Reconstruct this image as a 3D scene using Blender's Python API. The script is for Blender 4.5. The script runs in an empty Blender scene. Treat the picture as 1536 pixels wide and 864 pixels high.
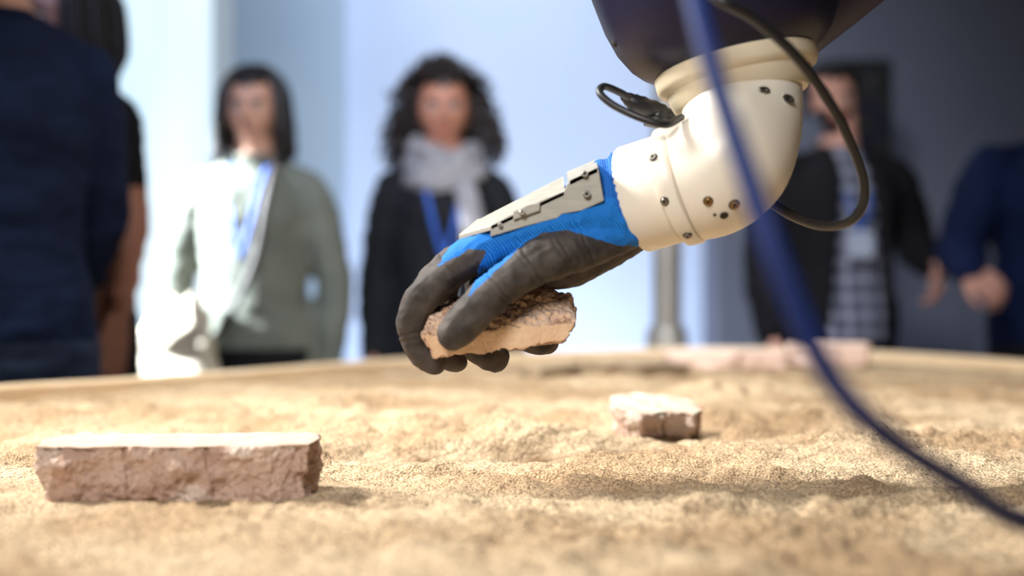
import bpy, bmesh, math, random
from mathutils import Vector, Matrix, noise
from mathutils.bvhtree import BVHTree
import numpy as np
random.seed(7)
sc = bpy.context.scene
V = Vector
CAM = V((0, 0, 1.05)); F = 2133.0
def P(px, py, d):
    """image pixel coordinates + estimated depth -> world metres"""
    return V(((px-768)/F*d, d, 1.05+(422-py)/F*d))
S = 1.42/F   # metres per unit at the arm's distance

# ------------------------------------------------------------------ materials
def lin(c):
    r = []
    for x in c[:3]:
        x /= 255.0
        r.append(x/12.92 if x <= .04045 else ((x+.055)/1.055)**2.4)
    return (*r, 1)
def mat(name, col, rough=.6, metal=0, col2=None, nscale=8, bump=0, bscale=60, sss=0, spec=.5, detail=6, stretch=None, coat=0):
    m = bpy.data.materials.new(name); m.use_nodes = True
    nt = m.node_tree; b = nt.nodes['Principled BSDF']
    b.inputs['Base Color'].default_value = lin(col)
    b.inputs['Roughness'].default_value = rough
    b.inputs['Metallic'].default_value = metal
    b.inputs['Specular IOR Level'].default_value = spec
    if coat: b.inputs['Coat Weight'].default_value = coat
    if sss:
        b.inputs['Subsurface Weight'].default_value = sss
        b.inputs['Subsurface Radius'].default_value = (.6, .3, .15)
        b.inputs['Subsurface Scale'].default_value = .02
    tc = nt.nodes.new('ShaderNodeTexCoord'); mp = nt.nodes.new('ShaderNodeMapping')
    nt.links.new(tc.outputs['Object'], mp.inputs[0])
    if stretch: mp.inputs['Scale'].default_value = stretch
    if col2:
        n = nt.nodes.new('ShaderNodeTexNoise'); n.inputs['Scale'].default_value = nscale; n.inputs['Detail'].default_value = detail
        nt.links.new(mp.outputs[0], n.inputs['Vector'])
        r = nt.nodes.new('ShaderNodeValToRGB')
        r.color_ramp.elements[0].position = .35; r.color_ramp.elements[1].position = .65
        r.color_ramp.elements[0].color = lin(col); r.color_ramp.elements[1].color = lin(col2)
        nt.links.new(n.outputs['Fac'], r.inputs[0]); nt.links.new(r.outputs[0], b.inputs['Base Color'])
    if bump:
        n = nt.nodes.new('ShaderNodeTexNoise'); n.inputs['Scale'].default_value = bscale; n.inputs['Detail'].default_value = 8
        nt.links.new(mp.outputs[0], n.inputs['Vector'])
        bp = nt.nodes.new('ShaderNodeBump'); bp.inputs['Strength'].default_value = bump; bp.inputs['Distance'].default_value = .01
        nt.links.new(n.outputs['Fac'], bp.inputs['Height']); nt.links.new(bp.outputs[0], b.inputs['Normal'])
    return m

# ------------------------------------------------------------------ mesh helpers
def sharp(bm, ang=35):
    for e in bm.edges:
        if len(e.link_faces) == 2 and e.calc_face_angle(0) > math.radians(ang): e.smooth = False
def empty(name, loc=(0, 0, 0), yaw=0):
    e = bpy.data.objects.new(name, None); e.empty_display_size = .1
    e.location = loc; e.rotation_euler = (0, 0, yaw)
    sc.collection.objects.link(e); return e
def obj(name, bm, mats, parent=None, world=False, sm=True, ang=35):
    bm.normal_update()
    if sm:
        for f in bm.faces: f.smooth = True
        if ang: sharp(bm, ang)
    me = bpy.data.meshes.new(name); bm.to_mesh(me); bm.free()
    for m in (mats if isinstance(mats, list) else [mats]): me.materials.append(m)
    o = bpy.data.objects.new(name, me); sc.collection.objects.link(o)
    if parent:
        o.parent = parent
        if world: o.matrix_parent_inverse = (Matrix.Translation(parent.location) @ Matrix.Rotation(parent.rotation_euler.z, 4, 'Z')).inverted()
    return o
def cat(pts, sub, closed=False):
    a = [np.array(p, float) for p in pts]; n = len(a); out = []
    rng = n if closed else n-1
    for i in range(rng):
        if closed: p0, p1, p2, p3 = a[i-1], a[i], a[(i+1) % n], a[(i+2) % n]
        else:
            p1, p2 = a[i], a[i+1]
            p0 = a[i-1] if i else 2*p1-p2
            p3 = a[i+2] if i+2 < n else 2*p2-p1
        for k in range(sub):
            t = k/sub
            out.append(.5*(2*p1+(p2-p0)*t+(2*p0-5*p1+4*p2-p3)*t*t+(3*p1-p0-3*p2+p3)*t**3))
    if not closed: out.append(a[-1])
    return out
def tube(bm, pts, rad, seg=12, hint=None, cap=True, sub=4, mi=0, fn=None):
    rr = [(r, r) if not isinstance(r, (tuple, list)) else tuple(r) for r in (rad if isinstance(rad, (list, tuple)) else [rad]*len(pts))]
    data = [tuple(p)+r for p, r in zip(pts, rr)]
    if sub > 1 and len(data) > 1: data = [tuple(x) for x in cat(data, sub)]
    C = [V(d[:3]) for d in data]; R = [(max(d[3], 1e-5), max(d[4], 1e-5)) for d in data]
    n = len(C); T = []
    for i in range(n):
        t = C[min(i+1, n-1)]-C[max(i-1, 0)]
        T.append(t.normalized() if t.length > 1e-9 else V((0, 0, 1)))
    u = hint or (V((1, 0, 0)) if abs(T[0].x) < .8 else V((0, 1, 0)))
    rings = []
    def ring(c, t, u, a, b, k):
        v = t.cross(u)
        vs = []
        for j in range(seg):
            th = 2*math.pi*j/seg; m = fn(k, th) if fn else 1
            vs.append(bm.verts.new(c+(u*(a*math.cos(th))+v*(b*math.sin(th)))*m))
        rings.append(vs)
    U = []
    for i in range(n):
        uu = (hint or u); uu = (uu-T[i]*uu.dot(T[i])).normalized(); u = uu; U.append(uu)
    caps = [80, 60, 35] if cap else []
    for ph in caps:
        m = min(R[0]); p = math.radians(ph)
        ring(C[0]-T[0]*m*math.sin(p), T[0], U[0], R[0][0]*math.cos(p), R[0][1]*math.cos(p), 0)
    for i in range(n): ring(C[i], T[i], U[i], R[i][0], R[i][1], i)
    for ph in reversed(caps):
        m = min(R[-1]); p = math.radians(ph)
        ring(C[-1]+T[-1]*m*math.sin(p), T[-1], U[-1], R[-1][0]*math.cos(p), R[-1][1]*math.cos(p), n-1)
    for a, b in zip(rings[:-1], rings[1:]):
        for j in range(seg):
            f = bm.faces.new((a[j], a[(j+1) % seg], b[(j+1) % seg], b[j])); f.material_index = mi
    bm.faces.new(list(reversed(rings[0]))).material_index = mi
    bm.faces.new(rings[-1]).material_index = mi
def lathe(bm, o, ax, prof, seg=64, mi=0):
    ax = V(ax).normalized(); u = ax.orthogonal().normalized(); v = ax.cross(u); rings = []
    for t, r in prof:
        r = max(r, 1e-5)
        rings.append([bm.verts.new(o+ax*t+(u*math.cos(2*math.pi*j/seg)+v*math.sin(2*math.pi*j/seg))*r) for j in range(seg)])
    for a, b in zip(rings[:-1], rings[1:]):
        for j in range(seg):
            bm.faces.new((a[j], a[(j+1) % seg], b[(j+1) % seg], b[j])).material_index = mi
    bm.faces.new(list(reversed(rings[0]))).material_index = mi; bm.faces.new(rings[-1]).material_index = mi
def box(bm, a, b, mi=0, M=None):
    vs = [bm.verts.new(V((x, y, z)) if M is None else M @ V((x, y, z))) for x in (a[0], b[0]) for y in (a[1], b[1]) for z in (a[2], b[2])]
    for q in ((0, 1, 3, 2), (4, 6, 7, 5), (0, 4, 5, 1), (2, 3, 7, 6), (0, 2, 6, 4), (1, 5, 7, 3)):
        bm.faces.new([vs[i] for i in q]).material_index = mi
def ball(bm, c, r, mi=0, seg=16, M=None):
    r = r if isinstance(r, (tuple, list)) else (r, r, r)
    mm = Matrix.Translation(c) @ (M or Matrix.Identity(4)) @ Matrix.Diagonal((*r, 1))
    g = bmesh.ops.create_uvsphere(bm, u_segments=seg, v_segments=seg//2+2, radius=1, matrix=mm)
    for v in g['verts']:
        for f in v.link_faces: f.material_index = mi
def remesh(o, vox, sm=3, fac=.5):
    m = o.modifiers.new('r', 'REMESH'); m.mode = 'VOXEL'; m.voxel_size = vox
    if sm:
        s = o.modifiers.new('s', 'SMOOTH'); s.iterations = sm; s.factor = fac
    dg = bpy.context.evaluated_depsgraph_get(); dg.update()
    me = bpy.data.meshes.new_from_object(o.evaluated_get(dg))
    mats = [x for x in o.data.materials]
    o.modifiers.clear(); o.data = me
    me.materials.clear()
    for x in mats: me.materials.append(x)
    me.polygons.foreach_set('use_smooth', [True]*len(me.polygons)); me.polygons.foreach_set('material_index', [0]*len(me.polygons))
    return o
def nz(p, s, off=0): return noise.noise(V(p)*s+V((off, off*1.7, off*.3)))
def fr(p, s, off=0, o=4): return noise.fractal(V(p)*s+V((off, off*1.7, off*.3)), .6, 2.1, o)

# ------------------------------------------------------------------ room
m_wall = mat('wall_paint_blue', (196, 209, 232), .8, col2=(190, 204, 229), nscale=1.5)
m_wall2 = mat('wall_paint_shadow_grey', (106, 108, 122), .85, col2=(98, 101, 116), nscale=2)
m_floor = mat('floor_concrete', (88, 86, 88), .5, col2=(70, 68, 70), nscale=4, bump=.1)
m_ceil = mat('ceiling_paint', (60, 62, 68), .9, col2=(50, 52, 58))
def room(name, a, b, m):
    bm = bmesh.new(); box(bm, a, b); return obj(name, bm, m, sm=False)
room('floor', (-3.6, -2.6, -.1), (4.1, 6.7, 0), m_floor)
room('ceiling', (-3.6, -2.6, 3.2), (4.1, 6.7, 3.3), m_ceil)
room('wall_back', (-3.6, 6.5, 0), (4.1, 6.7, 3.2), m_wall)
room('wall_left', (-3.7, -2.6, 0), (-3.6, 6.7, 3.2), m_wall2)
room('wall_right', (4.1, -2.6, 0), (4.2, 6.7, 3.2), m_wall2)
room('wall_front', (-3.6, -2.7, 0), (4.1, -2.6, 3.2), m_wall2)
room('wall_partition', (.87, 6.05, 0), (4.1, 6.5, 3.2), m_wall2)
m_pier = mat('wall_paint_pier', (172, 190, 208), .8, col2=(164, 184, 204), nscale=2)
room('wall_pier', (-1.24, 6.38, 0), (-.755, 6.5, 3.2), m_pier)
room('baseboard_back', (-.75, 6.47, 0), (.87, 6.5, .1), m_wall)
# bright window with frosted pane
m_frame = mat('window_frame_white', (228, 236, 240), .4, col2=(220, 230, 236))
m_pane = bpy.data.materials.new('window_frosted_daylight'); m_pane.use_nodes = True
nt = m_pane.node_tree; b = nt.nodes['Principled BSDF']
b.inputs['Base Color'].default_value = (.5, .6, .7, 1)
n = nt.nodes.new('ShaderNodeTexNoise'); n.inputs['Scale'].default_value = 1.3; tc = nt.nodes.new('ShaderNodeTexCoord'); mp = nt.nodes.new('ShaderNodeMapping')
mp.inputs['Scale'].default_value = (2.2, 1, .35); nt.links.new(tc.outputs['Object'], mp.inputs[0]); nt.links.new(mp.outputs[0], n.inputs['Vector'])
r = nt.nodes.new('ShaderNodeValToRGB'); r.color_ramp.elements[0].position = .3; r.color_ramp.elements[1].position = .62
r.color_ramp.elements[0].color = (.42, .66, .84, 1); r.color_ramp.elements[1].color = (.80, .93, 1, 1)
nt.links.new(n.outputs['Fac'], r.inputs[0]); nt.links.new(r.outputs[0], b.inputs['Emission Color']); b.inputs['Emission Strength'].default_value = 1.15
w = empty('window_1', (-2.2, 6.45, 1.6))
bm = bmesh.new(); box(bm, (-3.2, 6.44, .25), (-1.33, 6.46, 3.1)); obj('pane', bm, m_pane, w, True, sm=False)
bm = bmesh.new()
for a, b_ in (((-1.34, 6.36, .2), (-1.25, 6.5, 3.15)), ((-3.28, 6.4, .2), (-3.2, 6.5, 3.15)), ((-3.28, 6.4, .15), (-1.25, 6.5, .25)), ((-3.28, 6.4, 3.1), (-1.25, 6.5, 3.18)), ((-2.3, 6.42, .2), (-2.26, 6.47, 3.15))): box(bm, a, b_)
obj('frame', bm, m_frame, w, True, sm=False)

# ------------------------------------------------------------------ table
outline = [(-.85, 2.36), (-.68, 2.55), (-.507, 2.79), (-.251, 3.19), (.06, 3.50), (.51, 3.72), (.869, 3.57), (1.12, 3.10), (1.28, 2.4), (1.3, 1.6), (1.2, .9), (.8, .42), (.1, .28), (-.6, .4), (-.95, .9), (-1.04, 1.5), (-.97, 2.05)]
OL = [V((p[0], p[1], 0)) for p in cat(outline, 8, True)]
m_wood = mat('pale_plywood', (244, 222, 188), .5, col2=(232, 204, 166), nscale=14, stretch=(1, 1, 8), bump=.08, bscale=120)
table = empty('sand_table', (.2, 1.9, 0))
def sweep(prof, name, m):
    bm = bmesh.new(); n = len(OL); rings = []
    for i in range(n):
        t = (OL[(i+1) % n]-OL[i-1]).normalized(); out = V((-t.y, t.x, 0))
        if out.dot(OL[i]-V((.2, 1.9, 0))) < 0: out = -out
        rings.append([bm.verts.new(OL[i]+out*a+V((0, 0, z))) for a, z in prof])
    k = len(prof)
    for i in range(n):
        A, B = rings[i], rings[(i+1) % n]
        for j in range(k): bm.faces.new((A[j], B[j], B[(j+1) % k], A[(j+1) % k]))
    bmesh.ops.recalc_face_normals(bm, faces=bm.faces)
    obj(name, bm, m, table, True)
sweep([(-.003, .78), (-.003, .872), (0, .875), (.045, .875), (.048, .872), (.048, .78)], 'rim', m_wood)
sweep([(-.02, 0.0), (-.02, .80), (.0, .80), (.0, 0.0)], 'skirt', m_wood)

def g2(x, y, cx, cy, sx, sy): return math.exp(-((x-cx)/sx)**2-((y-cy)/sy)**2)
# tool scrapes: (x0,y0,x1,y1,half width,depth)
scr = [(-.30, 1.86, .10, 1.90, .018, .008), (.05, 2.10, .55, 2.02, .02, .008), (-.05, 1.48, .35, 1.42, .018, .006), (.32, 1.70, .70, 1.80, .02, .008), (-.6, 2.15, -.15, 2.3, .03, .008), (-.45, 1.62, -.20, 1.56, .02, .008), (.3, 2.5, .8, 2.4, .03, .008), (.15, 1.22, .5, 1.30, .02, .005), (-.25, 1.98, .02, 2.08, .02, .007)]
def sand_z(x, y):
    q = fr((x, y, 0), 14, 12, 3)
    far = min(1, max(0, (3.6-y)/.6))
    z = .849+.008*nz((x, y, 0), 2.6, 3)*far+.0090*nz((x, y*1.3, 0), 7, 9)+.0075*fr((x, y*1.25, 0), 15, 1, 4)+.0028*nz((x, y, 0), 60, 5)+.0015*nz((x, y, 0), 120, 5)
    rd = 1-abs(nz((x*.8+y*.4, y*1.1, 0), 9, 31))*2.2
    z += .0058*max(0, rd)*(.5+q)
    def g(cx, cy, sx, sy): return g2(x, y, cx, cy, sx, sy)
    for x0, y0, x1, y1, hw, dp in scr:
        dx, dy = x1-x0, y1-y0; L2 = dx*dx+dy*dy; t = ((x-x0)*dx+(y-y0)*dy)/L2
        if -.1 < t < 1.1:
            s_ = ((x-x0)*dy-(y-y0)*dx)/math.sqrt(L2)+.012*nz((x, y, 0), 8, 2)
            if abs(s_) < .09:
                e_ = min(1, max(0, (t+.1)*6))*min(1, max(0, (1.1-t)*6))
                z += e_*(-dp*math.exp(-(s_/hw)**2)+dp*.8*math.exp(-((abs(s_)-hw*1.7)/(hw*.6))**2)*(1+1.5*q))
    z += -.026*g(-.02, 1.67, .10, .050)*(1+.8*q)-.016*g(-.14, 1.63, .06, .045)-.012*g(.07, 1.63, .06, .03)
    z += .014*g(-.02, 1.81, .16, .045)*(1+1.8*q)+.009*g(.06, 1.76, .035, .03)*(1+q)+.003*g(-.10, 1.52, .10, .03)*(1+q)
    z += .008*g(.22, 1.64, .12, .05)*(1+1.3*q)-.009*g(.16, 1.53, .2, .035)
    z += .010*g(-.13, 1.26, .035, .06)*(1+q)+.007*g(-.02, 1.2, .09, .04)*(1+q)-.008*g(-.1, 1.37, .03, .05)
    z += -.006*g(-.3, 1.26, .17, .03)+.008*g(-.3, 1.19, .2, .035)*(1+q)
    z += .012*g(-.35, 2.1, .25, .06)*(1+q)+.010*g(.35, 2.5, .2, .1)*(1+q)-.011*g(.0, 2.25, .2, .05)-.010*g(-.2, 1.9, .2, .05)
    z += .010*g(.52, 2.05, .1, .05)*(1+q)+.009*g(.1, 2.85, .2, .06)*(1+q)+.002*g(.75, 2.8, .2, .08)*(1+q)
    z += -.012*g(.19, 1.81, .10, .028)+.010*g(.31, 1.87, .04, .07)*(1+q)+.008*g(.08, 1.86, .03, .07)*(1+q)
    for cx, cy, sx, sy in ((-.314, 1.34, .15, .07), (.186, 1.92, .065, .07)):
        w_ = min(1, 1.6*g(cx, cy, sx, sy)); z = z*(1-w_)+.8505*w_
    if y > 3.0:
        w_ = min(1, (y-3.0)/.2); z = z*(1-w_)+min(z, .851)*w_
    return z
def painted_shade(x, y, z):  # mask painting shade into the sand colour: hollows, scrapes, around fragment bases
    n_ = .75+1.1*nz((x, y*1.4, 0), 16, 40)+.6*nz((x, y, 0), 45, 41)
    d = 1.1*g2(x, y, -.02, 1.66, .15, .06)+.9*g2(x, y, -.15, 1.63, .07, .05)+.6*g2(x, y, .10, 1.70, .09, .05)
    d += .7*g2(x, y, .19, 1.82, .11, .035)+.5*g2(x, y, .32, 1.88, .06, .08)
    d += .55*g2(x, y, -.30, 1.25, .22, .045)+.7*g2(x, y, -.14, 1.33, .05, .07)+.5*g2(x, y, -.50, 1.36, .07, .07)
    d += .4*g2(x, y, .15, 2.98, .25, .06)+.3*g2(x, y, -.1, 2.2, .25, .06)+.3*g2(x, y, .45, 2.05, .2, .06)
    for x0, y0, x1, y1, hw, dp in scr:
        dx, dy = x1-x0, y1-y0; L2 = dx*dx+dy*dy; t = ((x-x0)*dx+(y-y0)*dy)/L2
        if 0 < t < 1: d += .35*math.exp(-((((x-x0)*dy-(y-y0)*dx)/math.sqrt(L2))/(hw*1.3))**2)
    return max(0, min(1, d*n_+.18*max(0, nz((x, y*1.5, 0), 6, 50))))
xs = np.arange(-1.15, 1.42, .0065); ys = []
y = .3
while y < 3.85: ys.append(y); y += .0045+.0020*max(0, y-1)+(.006 if y < .85 else 0)
poly = [(p.x, p.y) for p in OL]
vs = []; idx = {}; faces = []; dv = []
rowspan = []
for yy in ys:
    xi = []
    n = len(poly)
    for i in range(n):
        a, b_ = poly[i-1], poly[i]
        if (a[1] > yy) != (b_[1] > yy): xi.append((b_[0]-a[0])*(yy-a[1])/(b_[1]-a[1])+a[0])
    rowspan.append((min(xi), max(xi)) if len(xi) >= 2 else None)
for r_, yy in enumerate(ys):
    sp = rowspan[r_]
    if not sp: continue
    for c_, xx in enumerate(xs):
        if sp[0]-.006 < xx < sp[1]+.006:
            zz = sand_z(xx, yy); idx[(r_, c_)] = len(vs); vs.append((xx, yy, zz)); dv.append(painted_shade(xx, yy, zz))
for (r_, c_), i in idx.items():
    a = idx.get((r_, c_+1)); b_ = idx.get((r_+1, c_+1)); c2 = idx.get((r_+1, c_))
    if a is not None and b_ is not None and c2 is not None: faces.append((i, a, b_, c2))
me = bpy.data.meshes.new('sand'); me.from_pydata(vs, [], faces); me.polygons.foreach_set('use_smooth', [True]*len(faces))
ad_ = me.attributes.new('painted_shade', 'FLOAT', 'POINT'); ad_.data.foreach_set('value', dv)
m_sand = bpy.data.materials.new('sand'); m_sand.use_nodes = True
nt = m_sand.node_tree; N = nt.nodes; L = nt.links; b = N['Principled BSDF']; b.inputs['Roughness'].default_value = .9; b.inputs['Specular IOR Level'].default_value = .25
tc = N.new('ShaderNodeTexCoord')
n1 = N.new('ShaderNodeTexNoise'); n1.inputs['Scale'].default_value = 5; n1.inputs['Detail'].default_value = 8; L.new(tc.outputs['Object'], n1.inputs['Vector'])
r1 = N.new('ShaderNodeValToRGB'); r1.color_ramp.elements[0].position = .40; r1.color_ramp.elements[1].position = .58
r1.color_ramp.elements[0].color = lin((190, 163, 130)); r1.color_ramp.elements[1].color = lin((222, 200, 168)); L.new(n1.outputs['Fac'], r1.inputs[0])
da = N.new('ShaderNodeAttribute'); da.attribute_name = 'painted_shade'
md = N.new('ShaderNodeMix'); md.data_type = 'RGBA'; L.new(da.outputs['Fac'], md.inputs[0]); L.new(r1.outputs[0], md.inputs[6]); md.inputs[7].default_value = lin((134, 105, 76))  # brown shade tone mixed into the sand colour by the mask
n2 = N.new('ShaderNodeTexNoise'); n2.inputs['Scale'].default_value = 420; n2.inputs['Detail'].default_value = 3; L.new(tc.outputs['Object'], n2.inputs['Vector'])
r2 = N.new('ShaderNodeValToRGB'); r2.color_ramp.elements[0].position = .38; r2.color_ramp.elements[1].position = .6
r2.color_ramp.elements[0].color = (.36, .33, .30, 1); r2.color_ramp.elements[1].color = (1.08, 1.06, 1.03, 1); L.new(n2.outputs['Fac'], r2.inputs[0])
mx = N.new('ShaderNodeMix'); mx.data_type = 'RGBA'; mx.blend_type = 'MULTIPLY'; mx.inputs[0].default_value = .9
L.new(md.outputs[2], mx.inputs[6]); L.new(r2.outputs[0], mx.inputs[7]); L.new(mx.outputs[2], b.inputs['Base Color'])
bp = N.new('ShaderNodeBump'); bp.inputs['Strength'].default_value = .9; bp.inputs['Distance'].default_value = .003; L.new(n2.outputs['Fac'], bp.inputs['Height'])
n3 = N.new('ShaderNodeTexNoise'); n3.inputs['Scale'].default_value = 90; n3.inputs['Detail'].default_value = 6; L.new(tc.outputs['Object'], n3.inputs['Vector'])
bp2 = N.new('ShaderNodeBump'); bp2.inputs['Strength'].default_value = .8; bp2.inputs['Distance'].default_value = .010; L.new(n3.outputs['Fac'], bp2.inputs['Height'])
L.new(bp.outputs[0], bp2.inputs['Normal']); L.new(bp2.outputs[0], b.inputs['Normal'])
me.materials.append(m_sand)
so = bpy.data.objects.new('sand', me); sc.collection.objects.link(so); so.parent = table; so.matrix_parent_inverse = Matrix.Translation((-.2, -1.9, 0))

# ------------------------------------------------------------------ brick fragments
m_terra = mat('terracotta_rough', (226, 198, 182), .9, col2=(240, 220, 206), nscale=28, bump=1, bscale=230)
m_terra2 = mat('terracotta_dark', (198, 164, 146), .9, col2=(218, 188, 170), nscale=30, bump=1, bscale=200)
m_plaster = mat('lime_plaster_face', (204, 186, 168), .85, col2=(190, 164, 148), nscale=35, bump=.4, bscale=200, spec=.2)
m_pteal = mat('painted_plaster', (168, 182, 162), .8, col2=(196, 192, 172), nscale=32, bump=.2)
m_pred = mat('painted_plaster_red', (196, 126, 104), .8, col2=(206, 160, 138), nscale=40)
m_pale = mat('pale_terracotta', (244, 218, 204), .9, col2=(234, 202, 186), nscale=20, bump=.5)
def fragment(name, plan, h, loc, rot=(0, 0, 0), seed=0, amp=.006, vox=.0028, mats=None, shrink=.9, paint=False, topamp=.0008, crack=None):
    bm = bmesh.new()
    lo = [bm.verts.new((x*shrink, y*shrink, 0)) for x, y in plan]
    mi_ = [bm.verts.new((x*1.0, y*1.0, h*.55)) for x, y in plan]
    hi = [bm.verts.new((x*.985, y*.985, h)) for x, y in plan]
    n = len(plan)
    for A, B in ((lo, mi_), (mi_, hi)):
        for i in range(n): bm.faces.new((A[i], A[(i+1) % n], B[(i+1) % n], B[i]))
    bm.faces.new(hi); bm.faces.new(list(reversed(lo)))
    o = obj(name, bm, mats or [m_terra, m_plaster, m_terra2, m_pteal, m_pred], ang=0)
    remesh(o, vox, 1)
    me = o.data; nr = [v.normal.copy() for v in me.vertices]
    for v, nn in zip(me.vertices, nr):
        c = v.co
        if nn.z > .6: v.co.z += topamp*nz(c, 60, seed)
        else:
            cl = noise.voronoi(V((c.x, c.y, c.z*1.3))*34+V((seed, 0, 0)))[0][0]
            d = amp*(fr(c, 30, seed, 5)*.8+1.0*nz((c.x, c.y, c.z*1.5), 13, seed+4)-.1-1.0*(cl-.4))+.0016*nz(c, 110, seed)+.0010*nz(c, 230, seed)
            lay = math.sin(c.z/h*9+2*nz((c.x, c.y, 0), 12, seed))
            d += amp*.2*lay
            if crack:
                for cx in crack: d -= .006*math.exp(-((c.x-cx+.006*nz(c, 35, 7)+.15*(c.z-h/2))/.0022)**2)
            v.co += nn*d
    for p in me.polygons:
        c = p.center
        if p.normal.z > .75 and c.z > h*.8:
            p.material_index = 1
            if paint:
                t = c.x*.8+c.y*.5+.010*nz(c, 45)
                if .006 < t < .03 or -.04 < t < -.015: p.material_index = 3
                if .034 < t < .044 and nz(c, 40, 5) > -.1: p.material_index = 4
        elif nz(c, 13, seed+20) > .1: p.material_index = 2
    o.location = loc; o.rotation_euler = rot
    return o
fragment('brick_fragment', [(-.128, -.045), (-.08, -.052), (-.04, -.05), (.0, -.056), (.05, -.05), (.09, -.055), (.125, -.045), (.132, .0), (.12, .045), (.04, .055), (-.05, .05), (-.125, .052), (-.134, .01)], .061, (-.309, 1.34, .840), (math.radians(.6), math.radians(-.4), .03), 3, .0085, vox=.0019, crack=[-.040, .035])
fragment('brick_fragment', [(-.05, -.035), (-.03, -.06), (.01, -.05), (.04, -.055), (.062, -.03), (.058, .03), (.03, .06), (-.02, .065), (-.055, .04)], .046, (.188, 1.90, .842), (math.radians(8), math.radians(2), .1), 8, .0065, vox=.0019, paint=True, topamp=.0018, crack=[.005])
fragment('brick_fragment', [(-.10, -.03), (0, -.04), (.09, -.03), (.10, .03), (.0, .04), (-.09, .04)], .058, (.745, 3.34, .848), (0, 0, -.1), 12, .006, vox=.006, mats=[m_pale]*5)
fragment('brick_fragment', [(-.15, -.035), (0, -.045), (.13, -.035), (.14, .03), (.0, .04), (-.15, .03)], .042, (.50, 3.28, .848), (0, 0, .05), 14, .006, vox=.006, mats=[m_pale]*5)
m_grey = mat('weathered_stone', (168, 148, 122), .9, col2=(134, 116, 94), nscale=20, bump=.6)
fragment('stone_slab_fragment', [(-.12, -.05), (0, -.06), (.12, -.03), (.11, .05), (.0, .06), (-.12, .03)], .030, (.25, 2.98, .851), (.03, .03, .2), 22, .006, vox=.006, mats=[m_grey]*5)
fragment('stone_slab_fragment', [(-.06, -.05), (0, -.05), (.07, -.03), (.06, .05), (.0, .04), (-.06, .03)], .028, (.08, 2.93, .851), (.03, -.03, .5), 25, .006, vox=.006, mats=[m_grey]*5)

# ------------------------------------------------------------------ robot arm
m_cream = mat('cream_printed_plastic', (230, 223, 210), .36, col2=(224, 217, 203), nscale=6, sss=.12, bump=.03, bscale=300)
m_collar = mat('collar_beige', (214, 202, 178), .45, col2=(206, 194, 168))
m_shell = mat('shell_dark_violet', (28, 26, 50), .40, col2=(25, 23, 46), spec=.3)
m_shell2 = mat('shell_violet_grey', (46, 42, 70), .44, col2=(42, 39, 65), spec=.3)
m_alu = mat('brushed_aluminium', (176, 174, 166), .45, .35, col2=(164, 162, 154), nscale=40, stretch=(1, 1, 6))
m_steel = mat('screw_steel', (150, 146, 138), .3, .9, col2=(130, 126, 118))
m_brass = mat('screw_brass', (176, 140, 90), .35, .9, col2=(150, 118, 72))
m_hole = mat('recess_dark', (44, 38, 34), .7, col2=(34, 30, 26))
m_rub = mat('black_rubber', (24, 24, 27), .42, col2=(30, 30, 33), nscale=30)
m_bluec = mat('blue_cable_sheath', (16, 42, 104), .6, col2=(12, 34, 88), nscale=10, spec=.3)
arm = empty('robot_arm', (.55, 1.75, 3.2))
D = 1.42
def A(px, py, dy): return P(px, py, D+dy)
# wrist cylinder
w0 = A(950, 300, .004); w1 = A(1040, 272, -.020); ax = (w1-w0); LN = ax.length; ax.normalize(); R0 = 82*S
bm = bmesh.new()
lathe(bm, w0, ax, [(.004, R0*.86), (0, R0*.88), (0, R0*.975), (.002, R0), (LN*.62, R0*1.0), (LN*.62, R0*1.01), (LN*.64, R0*.985), (LN*.66, R0*1.02), (LN*.68, R0*1.10), (LN*.86, R0*1.12), (LN*.92, R0*1.08), (LN*.98, R0*.9)], 96)
# elbow
tube(bm, [A(1030, 275, -.02), A(1066, 262, -.027), A(1094, 238, -.03), A(1110, 200, -.026), A(1113, 165, -.014), A(1110, 130, .0)], [88*S, 92*S, 92*S, 88*S, 89*S, 92*S], 64, cap=False, sub=6)
wr = obj('wrist_elbow', bm, m_cream, arm, True)
axc = V((-.20, .10, .97)).normalized(); cc = A(1110, 134, .0)
bm = bmesh.new()
lathe(bm, cc, axc, [(-.012, 90*S), (-.012, 98*S), (-.008, 104*S), (.006, 110*S), (.010, 119*S), (.014, 122*S), (.025, 123*S), (.027, 120*S), (.027, 90*S)], 96)
obj('collar', bm, m_collar, arm, True)
bm = bmesh.new()
lathe(bm, cc+axc*.024, axc, [(0, 116*S), (.003, 124*S), (.010, 140*S), (.020, 154*S), (.038, 169*S), (.062, 180*S), (.095, 188*S), (.0955, 186*S), (.097, 186*S), (.0975, 188.5*S), (.15, 190*S), (.2, 184*S), (.25, 160*S), (.27, 100*S)], 96)
sh = obj('forearm_shell', bm, m_shell, arm, True, ang=60)
bm = bmesh.new()
tube(bm, [P(1140, 10, 1.60), P(1280, -105, 1.62), P(1430, -250, 1.65), P(1500, -420, 1.68)], [122*S, 126*S, 130*S, 120*S], 48, sub=6)
obj('upper_link', bm, m_shell2, arm, True, ang=60)
bm = bmesh.new()
q = P(1500, -420, 1.68); lathe(bm, V((q.x, q.y, q.z-.06)), (0, 0, 1), [(0, .09), (.02, .1), (.2, .1), (.22, .085), (.4, .08), (3.18-q.z, .08), (3.185-q.z, .16), (3.255-q.z, .16)], 48)
obj('ceiling_column', bm, m_shell, arm, True)
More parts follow.
